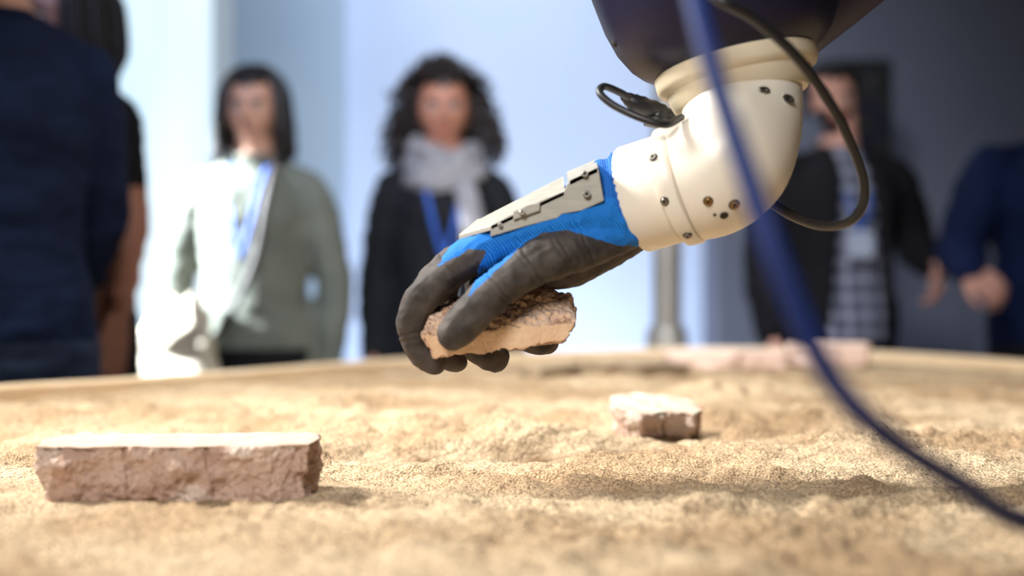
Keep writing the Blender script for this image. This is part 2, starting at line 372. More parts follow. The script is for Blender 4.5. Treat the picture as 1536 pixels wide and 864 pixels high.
# screws placed on surfaces
def bvh(o):
    me = o.data; return BVHTree.FromPolygons([v.co.copy() for v in me.vertices], [tuple(p.vertices) for p in me.polygons])
BV = {'w': bvh(wr), 's': bvh(sh)}
def screw(px, py, r, m=m_steel, k='w', slot=False, hole=False):
    d = (P(px, py, 1)-CAM).normalized(); loc, nn, i, dist = BV[k].ray_cast(CAM, d)
    if loc is None: return
    bm = bmesh.new()
    if nn.dot(d) > 0: nn = -nn
    if hole:
        lathe(bm, loc-nn*.002, nn, [(0, r), (.0026, r), (.0026, .0)], 20); obj('screw_hole', bm, m_hole, arm, True); return
    lathe(bm, loc-nn*.002, nn, [(0, r*1.3), (.0023, r*1.3), (.0023, r*1.1)], 24); obj('counterbore', bm, m_hole if not slot else m_cream, arm, True)
    bm = bmesh.new(); lathe(bm, loc-nn*.002, nn, [(0, r), (.0038, r), (.0042, r*.9), (.0042, r*.5), (.0028, r*.5), (.0028, 0)], 24)
    if slot:
        for v in bm.verts: v.co = v.co+V((1, 0, -.1))*((v.co-loc).x*.6)
    obj('screw', bm, m, arm, True)
    bm = bmesh.new(); lathe(bm, loc+nn*.0009, nn, [(0, r*.46), (.0003, r*.46)], 6); obj('hex_recess', bm, m_hole, arm, True)
for px, py, r, m in ((980, 236, .0034, m_steel), (997, 302, .0034, m_steel), (1031, 353, .0034, m_steel), (1062, 302, .0038, m_brass), (1101, 307, .0042, m_brass), (1145, 136, .0036, m_steel), (1180, 149, .0046, m_steel)):
    screw(px, py, r, m, slot=(py < 200))
screw(1086, 323, .0042, hole=True); screw(1072, 322, .0016, hole=True)
screw(922, 66, .003, m_hole, 's')

# --- gloved hand
glove = empty('gloved_robot_hand', (.05, 1.42, 1.0))
bm = bmesh.new()
def ch(l, sub=5): tube(bm, [A(a, b_, c) for a, b_, c, r_ in l], [r_*S for *_, r_ in l], 18, sub=sub)
ch([(955, 318, -.012, 46), (870, 330, -.022, 42), (790, 350, -.026, 34), (712, 383, -.026, 28), (676, 408, -.025, 24.5), (636, 444, -.022, 25), (619, 478, -.017, 23), (621, 505, -.010, 21), (634, 530, -.004, 21), (650, 543, -.001, 19)])   # index
ch([(955, 312, .0, 48), (870, 322, -.003, 44), (790, 343, -.004, 36), (704, 380, -.002, 26), (648, 424, .010, 24), (628, 474, .024, 23), (650, 520, .032, 20), (684, 543, .032, 17)])   # middle
ch([(955, 312, .018, 46), (870, 324, .018, 42), (790, 346, .018, 34), (716, 384, .022, 25), (668, 425, .042, 23), (672, 478, .056, 23), (708, 515, .058, 24), (740, 535, .052, 25)])      # ring
ch([(955, 320, .032, 40), (870, 334, .035, 36), (800, 355, .036, 30), (742, 390, .042, 24), (718, 430, .062, 22), (745, 478, .070, 22), (788, 504, .066, 23), (816, 512, .06, 22)])  # little
ch([(940, 345, -.018, 30), (880, 368, -.030, 34), (820, 389, -.046, 34), (784, 407, -.052, 30.5), (750, 430, -.056, 28.5), (720, 458, -.059, 28.5), (694, 487, -.058, 27), (680, 501, -.056, 24)])           # thumb
ch([(955, 335, .0, 40), (890, 366, .002, 46), (842, 392, .0, 42), (805, 390, .004, 34)])
ch([(940, 335, .03, 36), (880, 365, .035, 36), (830, 385, .035, 34)])
# glove material: blue knit where mask=0, coating where mask=1
m_gl = bpy.data.materials.new('knit_glove'); m_gl.use_nodes = True
nt = m_gl.node_tree; N = nt.nodes; L = nt.links; b = N['Principled BSDF']
at = N.new('ShaderNodeAttribute'); at.attribute_name = 'coat'
tc = N.new('ShaderNodeTexCoord'); ns = N.new('ShaderNodeTexNoise'); ns.inputs['Scale'].default_value = 90; ns.inputs['Detail'].default_value = 4; L.new(tc.outputs['Object'], ns.inputs['Vector'])
ad = N.new('ShaderNodeMath'); ad.operation = 'MULTIPLY_ADD'; L.new(ns.outputs['Fac'], ad.inputs[0]); ad.inputs[1].default_value = .5; L.new(at.outputs['Fac'], ad.inputs[2])
rp = N.new('ShaderNodeValToRGB'); rp.color_ramp.elements[0].position = .72; rp.color_ramp.elements[1].position = .78; L.new(ad.outputs[0], rp.inputs[0])
mx = N.new('ShaderNodeMix'); mx.data_type = 'RGBA'; L.new(rp.outputs[0], mx.inputs[0])
nb = N.new('ShaderNodeTexNoise'); nb.inputs['Scale'].default_value = 45; nb.inputs['Detail'].default_value = 9; L.new(tc.outputs['Object'], nb.inputs['Vector'])
rg = N.new('ShaderNodeValToRGB'); rg.color_ramp.elements[0].position = .35; rg.color_ramp.elements[1].position = .65; rg.color_ramp.elements[0].color = lin((46, 42, 41)); rg.color_ramp.elements[1].color = lin((78, 71, 67)); L.new(nb.outputs['Fac'], rg.inputs[0])
wv = N.new('ShaderNodeTexWave'); wv.inputs['Scale'].default_value = 170; wv.inputs['Distortion'].default_value = 1.5; wv.bands_direction = 'DIAGONAL'; L.new(tc.outputs['Object'], wv.inputs['Vector'])
rb = N.new('ShaderNodeValToRGB'); rb.color_ramp.elements[0].color = lin((8, 86, 172)); rb.color_ramp.elements[1].color = lin((28, 136, 228)); L.new(wv.outputs['Fac'], rb.inputs[0])
L.new(rb.outputs[0], mx.inputs[6]); L.new(rg.outputs[0], mx.inputs[7]); L.new(mx.outputs[2], b.inputs['Base Color'])
b.inputs['Roughness'].default_value = .66; b.inputs['Specular IOR Level'].default_value = .3
hm = N.new('ShaderNodeMix'); hm.data_type = 'FLOAT'; L.new(rp.outputs[0], hm.inputs[0]); L.new(wv.outputs['Fac'], hm.inputs[2]); L.new(nb.outputs['Fac'], hm.inputs[3])
bp = N.new('ShaderNodeBump'); bp.inputs['Strength'].default_value = .6; bp.inputs['Distance'].default_value = .0015; L.new(hm.outputs[0], bp.inputs['Height']); L.new(bp.outputs[0], b.inputs['Normal'])
g = obj('glove', bm, m_gl, glove, True, ang=0)
remesh(g, .0015, 4)
bluepoly = [(655, 402), (668, 382), (690, 345), (735, 300), (900, 200), (1000, 300), (1000, 374), (965, 371), (925, 368), (890, 356), (850, 346), (812, 350), (783, 370), (748, 402), (703, 446), (714, 416), (729, 376), (704, 374), (682, 388)]
def sdist(px, py):
    c = False; n = len(bluepoly); j = n-1; dm = 1e9
    for i in range(n):
        xi, yi = bluepoly[i]; xj, yj = bluepoly[j]
        if (yi > py) != (yj > py) and px < (xj-xi)*(py-yi)/(yj-yi)+xi: c = not c
        ex, ey = xj-xi, yj-yi; t = max(0, min(1, ((px-xi)*ex+(py-yi)*ey)/(ex*ex+ey*ey)))
        dm = min(dm, math.hypot(px-xi-ex*t, py-yi-ey*t)); j = i
    return -dm if c else dm
me = g.data; at_ = me.attributes.new('coat', 'FLOAT', 'POINT'); vals = []
nr = [v.normal.copy() for v in me.vertices]
# flexion creases at the joints of thumb and fingers
O0 = A(768, 422, 0)
creases = [(A(800, 400, -.05), A(734, 444, 0)-O0), (A(750, 430, -.056), A(738, 450, 0)-O0), (A(676, 408, -.025), A(730, 456, 0)-O0), (A(621, 500, -.012), A(774, 452, 0)-O0), (A(880, 370, -.03), A(708, 448, 0)-O0), (A(850, 382, -.035), A(718, 452, 0)-O0)]
creases = [(c, d.normalized()) for c, d in creases]
for v, nn in zip(me.vertices, nr):
    c = v.co; px = c.x/c.y*F+768; py = 422-(c.z-1.05)/c.y*F
    s_ = sdist(px, py); vals.append(max(0, min(1, .5+s_/16)))
    wr_ = nz((c.x*1.2, c.y, c.z*1.2), 45, 4)*.0012+(1-abs(nz(c, 65, 9))*2.4)*.0010
    for cc_, dd in creases:
        rel = c-cc_
        if rel.length < .035:
            t = rel.dot(dd)+.0015*nz(c, 90, 2)
            wr_ -= .0014*math.exp(-(t/.0016)**2)+.0008*math.exp(-((t-.006)/.0014)**2)
    v.co += nn*wr_
at_.data.foreach_set('value', vals)
# knit cuff
m_knit = bpy.data.materials.new('blue_knit_cuff'); m_knit.use_nodes = True
nt = m_knit.node_tree; N = nt.nodes; L = nt.links; b = N['Principled BSDF']; tc = N.new('ShaderNodeTexCoord')
wv = N.new('ShaderNodeTexWave'); wv.inputs['Scale'].default_value = 150; wv.inputs['Distortion'].default_value = 1; wv.bands_direction = 'X'; L.new(tc.outputs['Object'], wv.inputs['Vector'])
rb = N.new('ShaderNodeValToRGB'); rb.color_ramp.elements[0].color = lin((5, 70, 154)); rb.color_ramp.elements[1].color = lin((22, 118, 210)); L.new(wv.outputs['Fac'], rb.inputs[0]); L.new(rb.outputs[0], b.inputs['Base Color'])
bp = N.new('ShaderNodeBump'); bp.inputs['Strength'].default_value = .5; bp.inputs['Distance'].default_value = .0012; L.new(wv.outputs['Fac'], bp.inputs['Height']); L.new(bp.outputs[0], b.inputs['Normal']); b.inputs['Roughness'].default_value = .8
bm = bmesh.new()
def knit(k, th): return 1+.012*math.cos(40*th)+.035*math.sin(k*.85+.6*math.sin(th*2))
tube(bm, [A(985, 290, -.004), A(958, 298, 0), A(935, 304, .003), (A(912, 309, .005)), A(885, 318, .005), A(845, 335, .004)], [66*S, 73*S, 74*S, 68*S, 58*S, 44*S], 160, hint=V((0, 1, 0)), sub=8, fn=knit, cap=False)
obj('knit_cuff', bm, m_knit, glove, True, ang=0)
# aluminium bracket
def plate(bm, pts, thick, dirv):
    a = [bm.verts.new(p) for p in pts]; b_ = [bm.verts.new(p+dirv*thick) for p in pts]
    n = len(pts); bm.faces.new(a); bm.faces.new(list(reversed(b_)))
    for i in range(n): bm.faces.new((a[i], b_[i], b_[(i+1) % n], a[(i+1) % n]))
bm = bmesh.new()
yf = -.050
side = [(906, 301), (897, 250), (854, 270), (846, 286), (790, 309), (736, 338), (736, 355), (786, 340), (836, 327), (843, 321), (872, 316)]
plate(bm, [A(x, y_, yf) for x, y_ in side], .004, V((0, 1, 0)))
def quadbox(f0, f1, b0, b1, th):
    vs_ = [f0, f1, b1, b0]; lo_ = [v_-V((0, 0, th)) for v_ in vs_]
    a = [bm.verts.new(v_) for v_ in vs_]; c = [bm.verts.new(v_) for v_ in lo_]
    bm.faces.new(a); bm.faces.new(list(reversed(c)))
    for i in range(4): bm.faces.new((a[i], c[i], c[(i+1) % 4], a[(i+1) % 4]))
quadbox(A(854, 270, yf), A(897, 250, yf), A(850, 258, .02), A(894, 239, .02), .006)
quadbox(A(736, 338, yf), A(847, 286, yf), A(716, 330, .0), A(845, 264, .0), .005)
quadbox(A(736, 338, yf), A(770, 322, yf), A(688, 352, -.02), A(716, 328, .0), .005)
box_pts = [(770, 330), (770, 317), (792, 307), (810, 304), (810, 316)]
plate(bm, [A(x, y_, yf-.004) for x, y_ in box_pts], .005, V((0, 1, 0)))
bmesh.ops.recalc_face_normals(bm, faces=bm.faces)
br = obj('aluminium_bracket', bm, m_alu, glove, True, sm=False)
bv = br.modifiers.new('b', 'BEVEL'); bv.width = .0007; bv.segments = 2
for px, py, rr in ((877, 262, .0032), (880, 292, .0036), (783, 319, .0028), (750, 338, .0022)):
    p = A(px, py, yf-.0015-(.004 if px == 783 else 0))
    bm = bmesh.new(); lathe(bm, p, (0, -1, .15), [(0, rr), (.003, rr), (.0034, rr*.85), (.0034, rr*.5), (.0015, rr*.5), (.0015, 0)], 20); obj('bracket_screw', bm, m_steel, glove, True)
    bm = bmesh.new(); lathe(bm, p+V((0, -.0016, 0)), (0, -1, .15), [(0, rr*.48), (.0004, rr*.48)], 6); obj('bracket_screw_recess', bm, m_hole, glove, True)

# held fragment
m_hterra = mat('held_terracotta', (222, 184, 160), .9, col2=(236, 206, 184), nscale=34, bump=1, bscale=260)
m_hterra2 = mat('held_terracotta_dark', (196, 152, 126), .9, col2=(214, 174, 148), nscale=34, bump=1, bscale=260)
m_hplas = mat('held_plaster', (226, 196, 164), .8, col2=(216, 180, 146), nscale=45, bump=.3, bscale=200)
bm = bmesh.new()
hp = [(652, 538, -.030), (850, 513, -.030), (632, 504, -.036), (866, 484, -.034), (640, 476, -.028), (700, 452, -.018), (794, 426, -.002), (856, 443, -.004),
      (634, 480, .03), (655, 527, .036), (840, 502, .036), (858, 452, .034), (790, 426, .03), (690, 446, .03)]
for h_ in hp: bm.verts.new(A(*h_))
bmesh.ops.convex_hull(bm, input=bm.verts)
hb = obj('held_brick_fragment', bm, [m_hterra, m_hplas, m_hterra2], ang=0)
remesh(hb, .0015, 1)
me = hb.data; nr = [v.normal.copy() for v in me.vertices]
pn = (A(850, 513, -.03)-A(652, 538, -.03)).cross(A(632, 504, -.036)-A(652, 538, -.03)).normalized()
if pn.y > 0: pn = -pn
for v, nn in zip(me.vertices, nr):
    c = v.co
    pl = nn.dot(pn) > .93
    v.co += nn*((.0008*nz(c, 60, 2)) if pl else (.0036*fr(c, 50, 6, 5)+.0026*nz(c, 24, 8)+.0014*nz(c, 200)))
for p_ in me.polygons:
    if p_.normal.dot(pn) > .88: p_.material_index = 1
    elif nz(p_.center, 40, 3) > .2: p_.material_index = 2
org = A(748, 487, 0)
me.transform(Matrix.Translation(-org)); hb.location = org

# cables
def cable(name, pts, r, m, parent=None, seg=14, sub=8):
    bm = bmesh.new(); tube(bm, pts, [r]*len(pts), seg, sub=sub); return obj(name, bm, m, parent, bool(parent))
cable('black_cable_long', [P(1010, -60, 1.36), P(1065, -8, 1.20), P(1130, 28, 1.20), (P(1200, 92, 1.22)), P(1262, 185, 1.27), P(1296, 275, 1.32), P(1283, 325, 1.34), P(1238, 339, 1.38), P(1185, 322, 1.42), P(1130, 285, 1.44)], 7.2*S, m_rub, arm)
cable('black_cable_short', [A(1022, 176, -.05), A(998, 187, -.07), A(960, 177, -.07), A(920, 158, -.06), A(900, 140, -.05), A(906, 130, -.04), A(930, 139, -.03), A(950, 151, -.02), A(985, 165, .0)], 5.5*S, m_rub, arm)
bm = bmesh.new(); tube(bm, [A(938, 146, -.02), A(955, 156, -.018), A(985, 168, -.01), A(1000, 178, -.005)], [8*S, 13*S, 14*S, 14*S], 20, fn=lambda k, th: 1+.12*(k % 2)); obj('cable_connector', bm, m_rub, arm, True)
bm = bmesh.new(); lathe(bm, A(985, 190, -.01), (0.1, 0, 1), [(0, 20*S), (.008, 20*S), (.010, 16*S), (.014, 15*S)], 24); obj('connector_nut', bm, m_rub, arm, True)
bm = bmesh.new()
pts = [V((.50, 1.64, 2.4)), V((.30, 1.25, 2.0)), P(1000, -330, .95), P(1018, -110, .86), P(1042, 0, .80), P(1074, 120, .76), P(1122, 265, .72), P(1177, 420, .70), P(1242, 560, .70), P(1325, 650, .72), P(1435, 722, .79), P(1540, 783, .92), V((.45, 1.0, .866)), V((.75, 1.03, .870)), V((1.05, 1.0, .876)), V((1.26, .98, .888)), V((1.34, .98, .80)), V((1.35, .98, .4)), V((1.41, .95, .02)), V((2.2, .9, .012))]
tube(bm, pts, [.0065]*len(pts), 14, sub=10); obj('blue_cable', bm, m_bluec)

# support post
m_post = mat('post_aluminium', (150, 146, 140), .45, .5, col2=(140, 136, 130))
bm = bmesh.new(); lathe(bm, V((.45, 4.13, 0)), (0, 0, 1), [(0, .16), (.015, .16), (.015, .06), (.88, .06), (.92, .052), (.925, .042), (2.6, .042)], 40)
for k in range(4):
    a = k*math.pi/2+.4
    lathe(bm, V((.45+.060*math.cos(a), 4.13+.060*math.sin(a), .80)), (0, 0, 1), [(0, .008), (.10, .008)], 8)
obj('support_post', bm, m_post)
# loudspeaker on stand behind visitors
ls = empty('loudspeaker_on_stand', (1.32, 5.45, 0))
bm = bmesh.new(); box(bm, (1.19, 5.3, 1.52), (1.42, 5.55, 1.88)); o = obj('cabinet', bm, m_rub, ls, True, sm=False); bv = o.modifiers.new('b', 'BEVEL'); bv.width = .015; bv.segments = 3
bm = bmesh.new(); lathe(bm, V((1.305, 5.31, 1.64)), (0, -1, 0), [(0, .08), (.012, .08), (.014, .07), (.004, .02), (.004, 0)], 32); lathe(bm, V((1.305, 5.31, 1.8)), (0, -1, 0), [(0, .035), (.012, .035), (.005, .01), (.005, 0)], 24); obj('drivers', bm, m_shell, ls, True)
bm = bmesh.new(); lathe(bm, V((1.305, 5.43, .3)), (0, 0, 1), [(0, .018), (1.23, .018)], 16)
for k in range(3):
    a = k*2.094; tube(bm, [V((1.305, 5.43, .7)), V((1.305+.35*math.cos(a), 5.43+.35*math.sin(a), .015))], [.012, .012], 8, sub=1)
obj('stand', bm, m_rub, ls, True)

# ------------------------------------------------------------------ people
m_lip = mat('lips', (168, 92, 84), .5, col2=(160, 84, 78))
m_eye = mat('eye_white', (225, 222, 216), .3, col2=(215, 212, 208))
m_iris = mat('iris_dark', (40, 26, 18), .3, col2=(30, 20, 14))
def skin(name, c, c2): return mat(name, c, .55, col2=c2, nscale=12, sss=.1)
def head(par, c, k, mskin, mhair, beard=False, yaw=0, pitch=0, lips=None):
    M = Matrix.Translation(c) @ Matrix.Rotation(yaw, 4, 'Z') @ Matrix.Rotation(pitch, 4, 'X') @ Matrix.Scale(k, 4)
    bm = bmesh.new(); bmesh.ops.create_uvsphere(bm, u_segments=72, v_segments=56, radius=1)
    def gs(a, s): return math.exp(-(a/s)**2)
    for v in bm.verts:
        x, y, z = v.co; X, Y, Z = x*.075, y*.096, z*.118
        t = max(0, -z)
        X *= 1-.34*t**1.6
        if y > 0: Y *= 1-.40*t**1.3
        else:
            Y *= .93+.05*t
            f = gs(X, .011)*max(0, gs(Z+.030, .016)+.55*gs(Z+.010, .022)); Y -= .020*f
            f = gs(X, .018)*gs(Z+.036, .009); Y -= .005*f
            for s_ in (-1, 1):
                Y += .010*gs(X-s_*.031, .016)*gs(Z-.002, .012)
                Y -= .004*gs(X-s_*.040, .018)*gs(Z+.028, .018)
            Y -= .005*gs(X, .05)*gs(Z-.022, .009)
            Y -= .006*gs(X, .022)*gs(Z+.062, .008)+.003*gs(X, .02)*gs(Z+.07, .005)
            Y += .003*gs(X, .02)*gs(Z+.0625, .0022)
            Y -= .010*gs(X, .022)*gs(Z+.1, .016)
        v.co = V((X, Y, Z))
    for f in bm.faces:
        q = f.calc_center_median()
        if q.y < -.05 and abs(q.x) < .023 and abs(q.z+.063) < .0085*(1-abs(q.x)/.03): f.material_index = 1
        elif beard and q.z < -.03 and (q.y < .01) and not (q.z > -.05 and abs(q.x) < .02): f.material_index = 2
    for s_ in (-1, 1):
        R_ = Matrix.Rotation(s_*.35, 4, 'Z')
        ball(bm, V((s_*.0765, .012, -.008)), (.007, .018, .031), 0, 14, R_)
        ball(bm, V((s_*.031, -.0765, .001)), (.0125, .0115, .0085), 3, 14)
        ball(bm, V((s_*.031, -.0865, .001)), (.0055, .003, .0055), 4, 12)
        tube(bm, [V((s_*.014, -.091, .019)), V((s_*.03, -.091, .024)), V((s_*.047, -.078, .019))], [.0025, .0032, .0018], 8, mi=2)
        tube(bm, [V((s_*.018, -.0865, .006)), V((s_*.031, -.0895, .0105)), V((s_*.044, -.0805, .006))], [.0014, .0018, .0012], 6, mi=2)
    bm.transform(M)
    o = obj('head', bm, [mskin, m_lip if not lips else lips, mhair, m_eye, m_iris], par, ang=0); return M
def hair_shell(bm, M, sx=.086, sy=.106, sz=.127, off=(0, .012, .008), front=.42, low=-.35):
    b2 = bmesh.new(); bmesh.ops.create_uvsphere(b2, u_segments=40, v_segments=30, radius=1)
    dl = [f for f in b2.faces if (lambda q: (q.y < -.15 and q.z < front+.25*abs(q.x)) or q.z < low or (q.y < .1 and q.z < -.05))(f.calc_center_median())]
    bmesh.ops.delete(b2, geom=dl, context='FACES')
    for v in b2.verts:
        d = v.co.copy(); v.co = V((d.x*sx+off[0], d.y*sy+off[1], d.z*sz+off[2]))+d*.006*nz(d, 6, 3)
    b2.transform(M); t = bpy.data.meshes.new('t'); b2.to_mesh(t); b2.free(); bm.from_mesh(t); bpy.data.meshes.remove(t)
def hair(par, M, style, m):
    bm = bmesh.new(); rnd = random.Random(5)
    hair_shell(bm, M)
    def tr(pts): return [M @ p for p in pts]
    if style == 'short':
        for i in range(260):
            az = rnd.uniform(-math.pi, math.pi); el = rnd.uniform(.25, 1.5)
            d = V((math.cos(el)*math.sin(az), -math.cos(el)*math.cos(az), math.sin(el)))
            if d.y < -.2 and d.z < .5: continue
            p = V((d.x*.085, d.y*.104+.01, d.z*.124+.008)); t = V((d.x, d.y-.6, -.5)).normalized()
            tube(bm, tr([p, p+d*.008+t*.012, p+d*.006+t*.028]), [.005, .0045, .001], 6, sub=2)
        for i in range(120):
            az = rnd.uniform(.9, 2*math.pi-.9); z = rnd.uniform(-.3, .3); c = math.sqrt(1-z*z); d = V((c*math.sin(az), -c*math.cos(az), z))
            p = V((d.x*.085, d.y*.104+.01, d.z*.124+.008)); tube(bm, tr([p, p+V((0, 0, -.012))+d*.003, p+V((0, 0, -.026))]), [.005, .004, .001], 6, sub=2)
    if style == 'bob':
        for i in range(260):
            az = rnd.uniform(-math.pi, math.pi)
            if abs(az) < 1.0: az = math.copysign(1.0+.25*rnd.random(), az+1e-6)
            L_ = rnd.uniform(-.155, -.095); st = rnd.uniform(-.02, .02); pts = []; bulge = rnd.uniform(1.04, 1.26)
            for el in (1.45, 1.1, .75, .35, .02):
                e2 = el; d = V((math.cos(e2)*math.sin(az), -math.cos(e2)*math.cos(az), math.sin(e2)))
                pts.append(V((d.x*.084*bulge+st*.2, d.y*.103*bulge+.01, d.z*.122*1.06+.008)))
            last = pts[-1]
            pts += [V((last.x*1.08, last.y*1.02, -.05)), V((last.x*1.10, last.y*.98, -.085)), V((last.x*1.06+rnd.uniform(-.018, .018), last.y*.9, L_))]
            tube(bm, tr(pts), [.006, .008, .008, .008, .008, .008, .007, .002], 7, sub=2)
    if style == 'curly':
        for i in range(950):
            az = rnd.uniform(-math.pi, math.pi); el = math.asin(rnd.uniform(-.5, 1)); d = V((math.cos(el)*math.sin(az), -math.cos(el)*math.cos(az), math.sin(el)))
            if d.y < -.22 and d.z < .62 and abs(d.x) < .90: continue
            p = V((d.x*.082, d.y*.1+.012, d.z*.12+.008)); ln = rnd.uniform(.06, .150)*(1-.5*max(0, d.z))
            dirv = (d+V((0, 0, -.20))+V((rnd.uniform(-.4, .4), rnd.uniform(-.4, .4), rnd.uniform(-.4, .4)))).normalized()
            if d.y < 0 and d.z < .80: dirv = (dirv+V((1.1*math.copysign(1, d.x), .5, .2))).normalized()
            g_ = V((0, 0, -1)); u = dirv.orthogonal().normalized(); w_ = dirv.cross(u); ph = rnd.uniform(0, 6.28); pts = []
            drop = (.030 if d.y > -.1 else .012) if d.z > .2 else .085
            for j in range(16):
                t = j/15; hr = .010*(.3+t)
                pts.append(p+dirv*ln*t*(1-.2*t)+g_*drop*t*t+u*hr*math.cos(ph+t*15)+w_*hr*math.sin(ph+t*15))
            tube(bm, tr(pts), [.0034]*16, 5, sub=1)
    obj('hair', bm, m, par, ang=0)
def phand(par, wrist, fdir, pnrm, thumb, curl, m, k=1):
    f = V(fdir).normalized(); n_ = V(pnrm); n_ = (n_-f*n_.dot(f)).normalized(); s_ = V(thumb); s_ = (s_-f*s_.dot(f)-n_*s_.dot(n_)).normalized()
    w_ = V(wrist); bm = bmesh.new()
    def T(a, b_, c): return w_+(f*a+s_*b_+n_*c)*k
    for o_, ln, kn in ((.030, .072, .086), (.010, .082, .09), (-.011, .076, .087), (-.030, .058, .080)):
        tube(bm, [T(-.02, o_*.5, 0), T(.03, o_*.85, 0), T(kn, o_, -.002)], [.017*k, .0155*k, .011*k], 10, sub=3)
        a = 0; p = V((kn, o_, -.002)); pts = [p.copy()]
        for fr_, cu in ((.45, curl*.8), (.30, curl*1.3), (.25, curl*.8)):
            a += cu; p = p+V((math.cos(a)*ln*fr_, o_*.05, math.sin(a)*ln*fr_)); pts.append(p.copy())
        tube(bm, [T(*q) for q in pts], [.0100*k, .0090*k, .0082*k, .0068*k], 10, sub=3)
    tube(bm, [T(.015, .022, .004), T(.045, .046, .010), T(.072, .056, .018), T(.092, .054, .028)], [.016*k, .0125*k, .0105*k, .0085*k], 10, sub=3)
    o = obj('hand', bm, m, par, ang=0); remesh(o, .0034, 2)
def person(name, loc, yaw, H, top, trou, mskin, mhair, style, sw=.165, bulk=.0, arms=None, hem=.90, neck=1.45, sleeve=2, shirt=None, hy=0, hp=0, beard=False, shoe=None, waist=0, headoff=(0, 0), hk=1):
    e = empty(name, (loc[0], loc[1], 0), yaw); k = H/1.7; bm = bmesh.new()
    def X(p): return V(p)*k
    b_ = bulk
    ts = [(.80, .14+b_, .115+b_), (.88, .165+b_, .125+b_), (.96, .156+b_, .12+b_), (1.06, .138+b_+waist, .108+b_+waist), (1.18, .145+b_, .115+b_), (1.28, sw-.005+b_, .12+b_), (1.35, sw-.02+b_*.7, .105+b_), (1.40, .115+b_*.5, .085+b_*.6), (1.44, .07, .066), (1.50, .054, .056), (1.57, .052, .055)]
    tube(bm, [X((0, .0 if z < 1.4 else .0+(z-1.4)*-.1, z)) for z, *_ in ts], [(a*k, c*k) for z, a, c in ts], 32, hint=V((1, 0, 0)), sub=4)
    armS = []
    for i, s_ in enumerate((-1, 1)):
        tube(bm, [X((s_*.03, .01, 1.435)), X((s_*.09, .008, 1.398)), X((s_*(sw-.01), .005, 1.360))], [.042*k, .046*k, (.052+b_*.8)*k], 14)
        a = (arms or [None, None])[i] or {}
        sh_ = V((s_*sw, .005, 1.352)); el = V(a.get('e', (s_*(sw+.050), .03, 1.09))); wr2 = V(a.get('w', (s_*(sw+.055), -.03, .865)))
        pts = [sh_, sh_.lerp(el, .35), sh_.lerp(el, .75), el, el.lerp(wr2, .3), el.lerp(wr2, .7), wr2]
        rr = [.053+b_*.8, .052+b_, .045+b_, .042+b_*.9, .042+b_*.9, .036+b_*.8, .029+b_*.7]
        if sleeve < 1: rr = [.054, .050, .040, .036, .037, .030, .023]
        tube(bm, [X(p) for p in pts], [r_*k for r_ in rr], 16, sub=3)
        for t in np.linspace(0, 1, 24):
            pp = sh_.lerp(el, t*2) if t < .5 else el.lerp(wr2, t*2-1); armS.append((pp, t, .06 if t < .5 else .05))
        tube(bm, [X((s_*.085, .005, .86)), X((s_*.095, .0, .68)), X((s_*.10, -.005, .49)), X((s_*.10, .015, .34)), X((s_*.10, .02, .09))], [(.092+b_*.5)*k, (.080+b_*.5)*k, .062*k, .058*k, .048*k], 16, sub=3)
        tube(bm, [X((s_*.10, .04, .045)), X((s_*.105, -.06, .045)), X((s_*.115, -.15, .035))], [(.04*k, .042*k), (.045*k, .036*k), (.042*k, .026*k)], 14, sub=3, hint=V((1, 0, 0)))
        hd = V(a.get('h', wr2-el)); phand(e, X(wr2+(wr2-el).normalized()*.012), hd, a.get('n', (-s_*1, .1, 0)), a.get('t', (0, -1, .1)), a.get('c', .35), mskin, k)
    o = obj('body', bm, [top, trou, shoe or m_rub, mskin, shirt or top], e, ang=0)
    remesh(o, .010, 5)
    me = o.data; nr = [v.normal.copy() for v in me.vertices]
    for v, nn in zip(me.vertices, nr):
        c = v.co/k
        if .1 < c.z < 1.43: v.co += nn*(.007*nz((c.x, c.y, c.z*1.8), 9, H)+.005*nz((c.x, c.y, c.z*2), 22, H))
        if c.z < .012: v.co.z = max(v.co.z, .0)
    for p in me.polygons:
        c = p.center/k; mi = 0
        ta = None
        if sleeve < 1 and abs(c.x) > sw-.03 or (c.z < hem and c.z > .6):
            for pp, t, r_ in armS:
                if (pp-c).length < r_+.006+b_: ta = t if ta is None else max(ta, t)
        if ta is not None: mi = 3 if ta > sleeve else 0
        elif c.z < .075: mi = 2
        elif c.z < hem: mi = 1
        elif c.z > neck and abs(c.x) < .085: mi = 3
        elif shirt and c.y < -.02 and abs(c.x) < .045+.055*max(0, min(1, (1.42-c.z)/.5)): mi = 4
        p.material_index = mi
    hc = X((headoff[0], -.012+headoff[1], 1.592)); M = head(e, hc, k*.98*hk, mskin, mhair, beard, hy, hp); hair(e, M, style, mhair)
    return e, k
def lanyard(e, k, m, w=.06, zb=1.12, yb=-.135, badge=True):
    bm = bmesh.new()
    for s_ in (-1, 1):
        tube(bm, [V((s_*w, .03, 1.450))*k, V((s_*(w+.005), -.06, 1.425))*k, V((s_*w*.85, -.115, 1.35))*k, V((s_*w*.5, yb, 1.25))*k, V((0, yb-.002, zb))*k], [(.007, .0025)]*5, 8, hint=V((1, 0, 0)), sub=5)
    obj('lanyard', bm, m, e)
    if badge:
        bm = bmesh.new(); box(bm, (-.04*k, (yb-.012)*k, (zb-.08)*k), (.04*k, (yb-.007)*k, (zb)*k)); o = obj('badge', bm, m_badge, e, sm=False)
m_badge = mat('badge_card', (175, 182, 198), .4, col2=(160, 168, 190), nscale=20)
m_lany = mat('lanyard_blue', (24, 80, 168), .6, col2=(20, 70, 156))
sk1 = skin('skin_light', (200, 154, 132), (190, 142, 120)); sk2 = skin('skin_tan', (172, 120, 98), (160, 108, 88)); sk3 = skin('skin_pink', (200, 150, 132), (192, 140, 122))
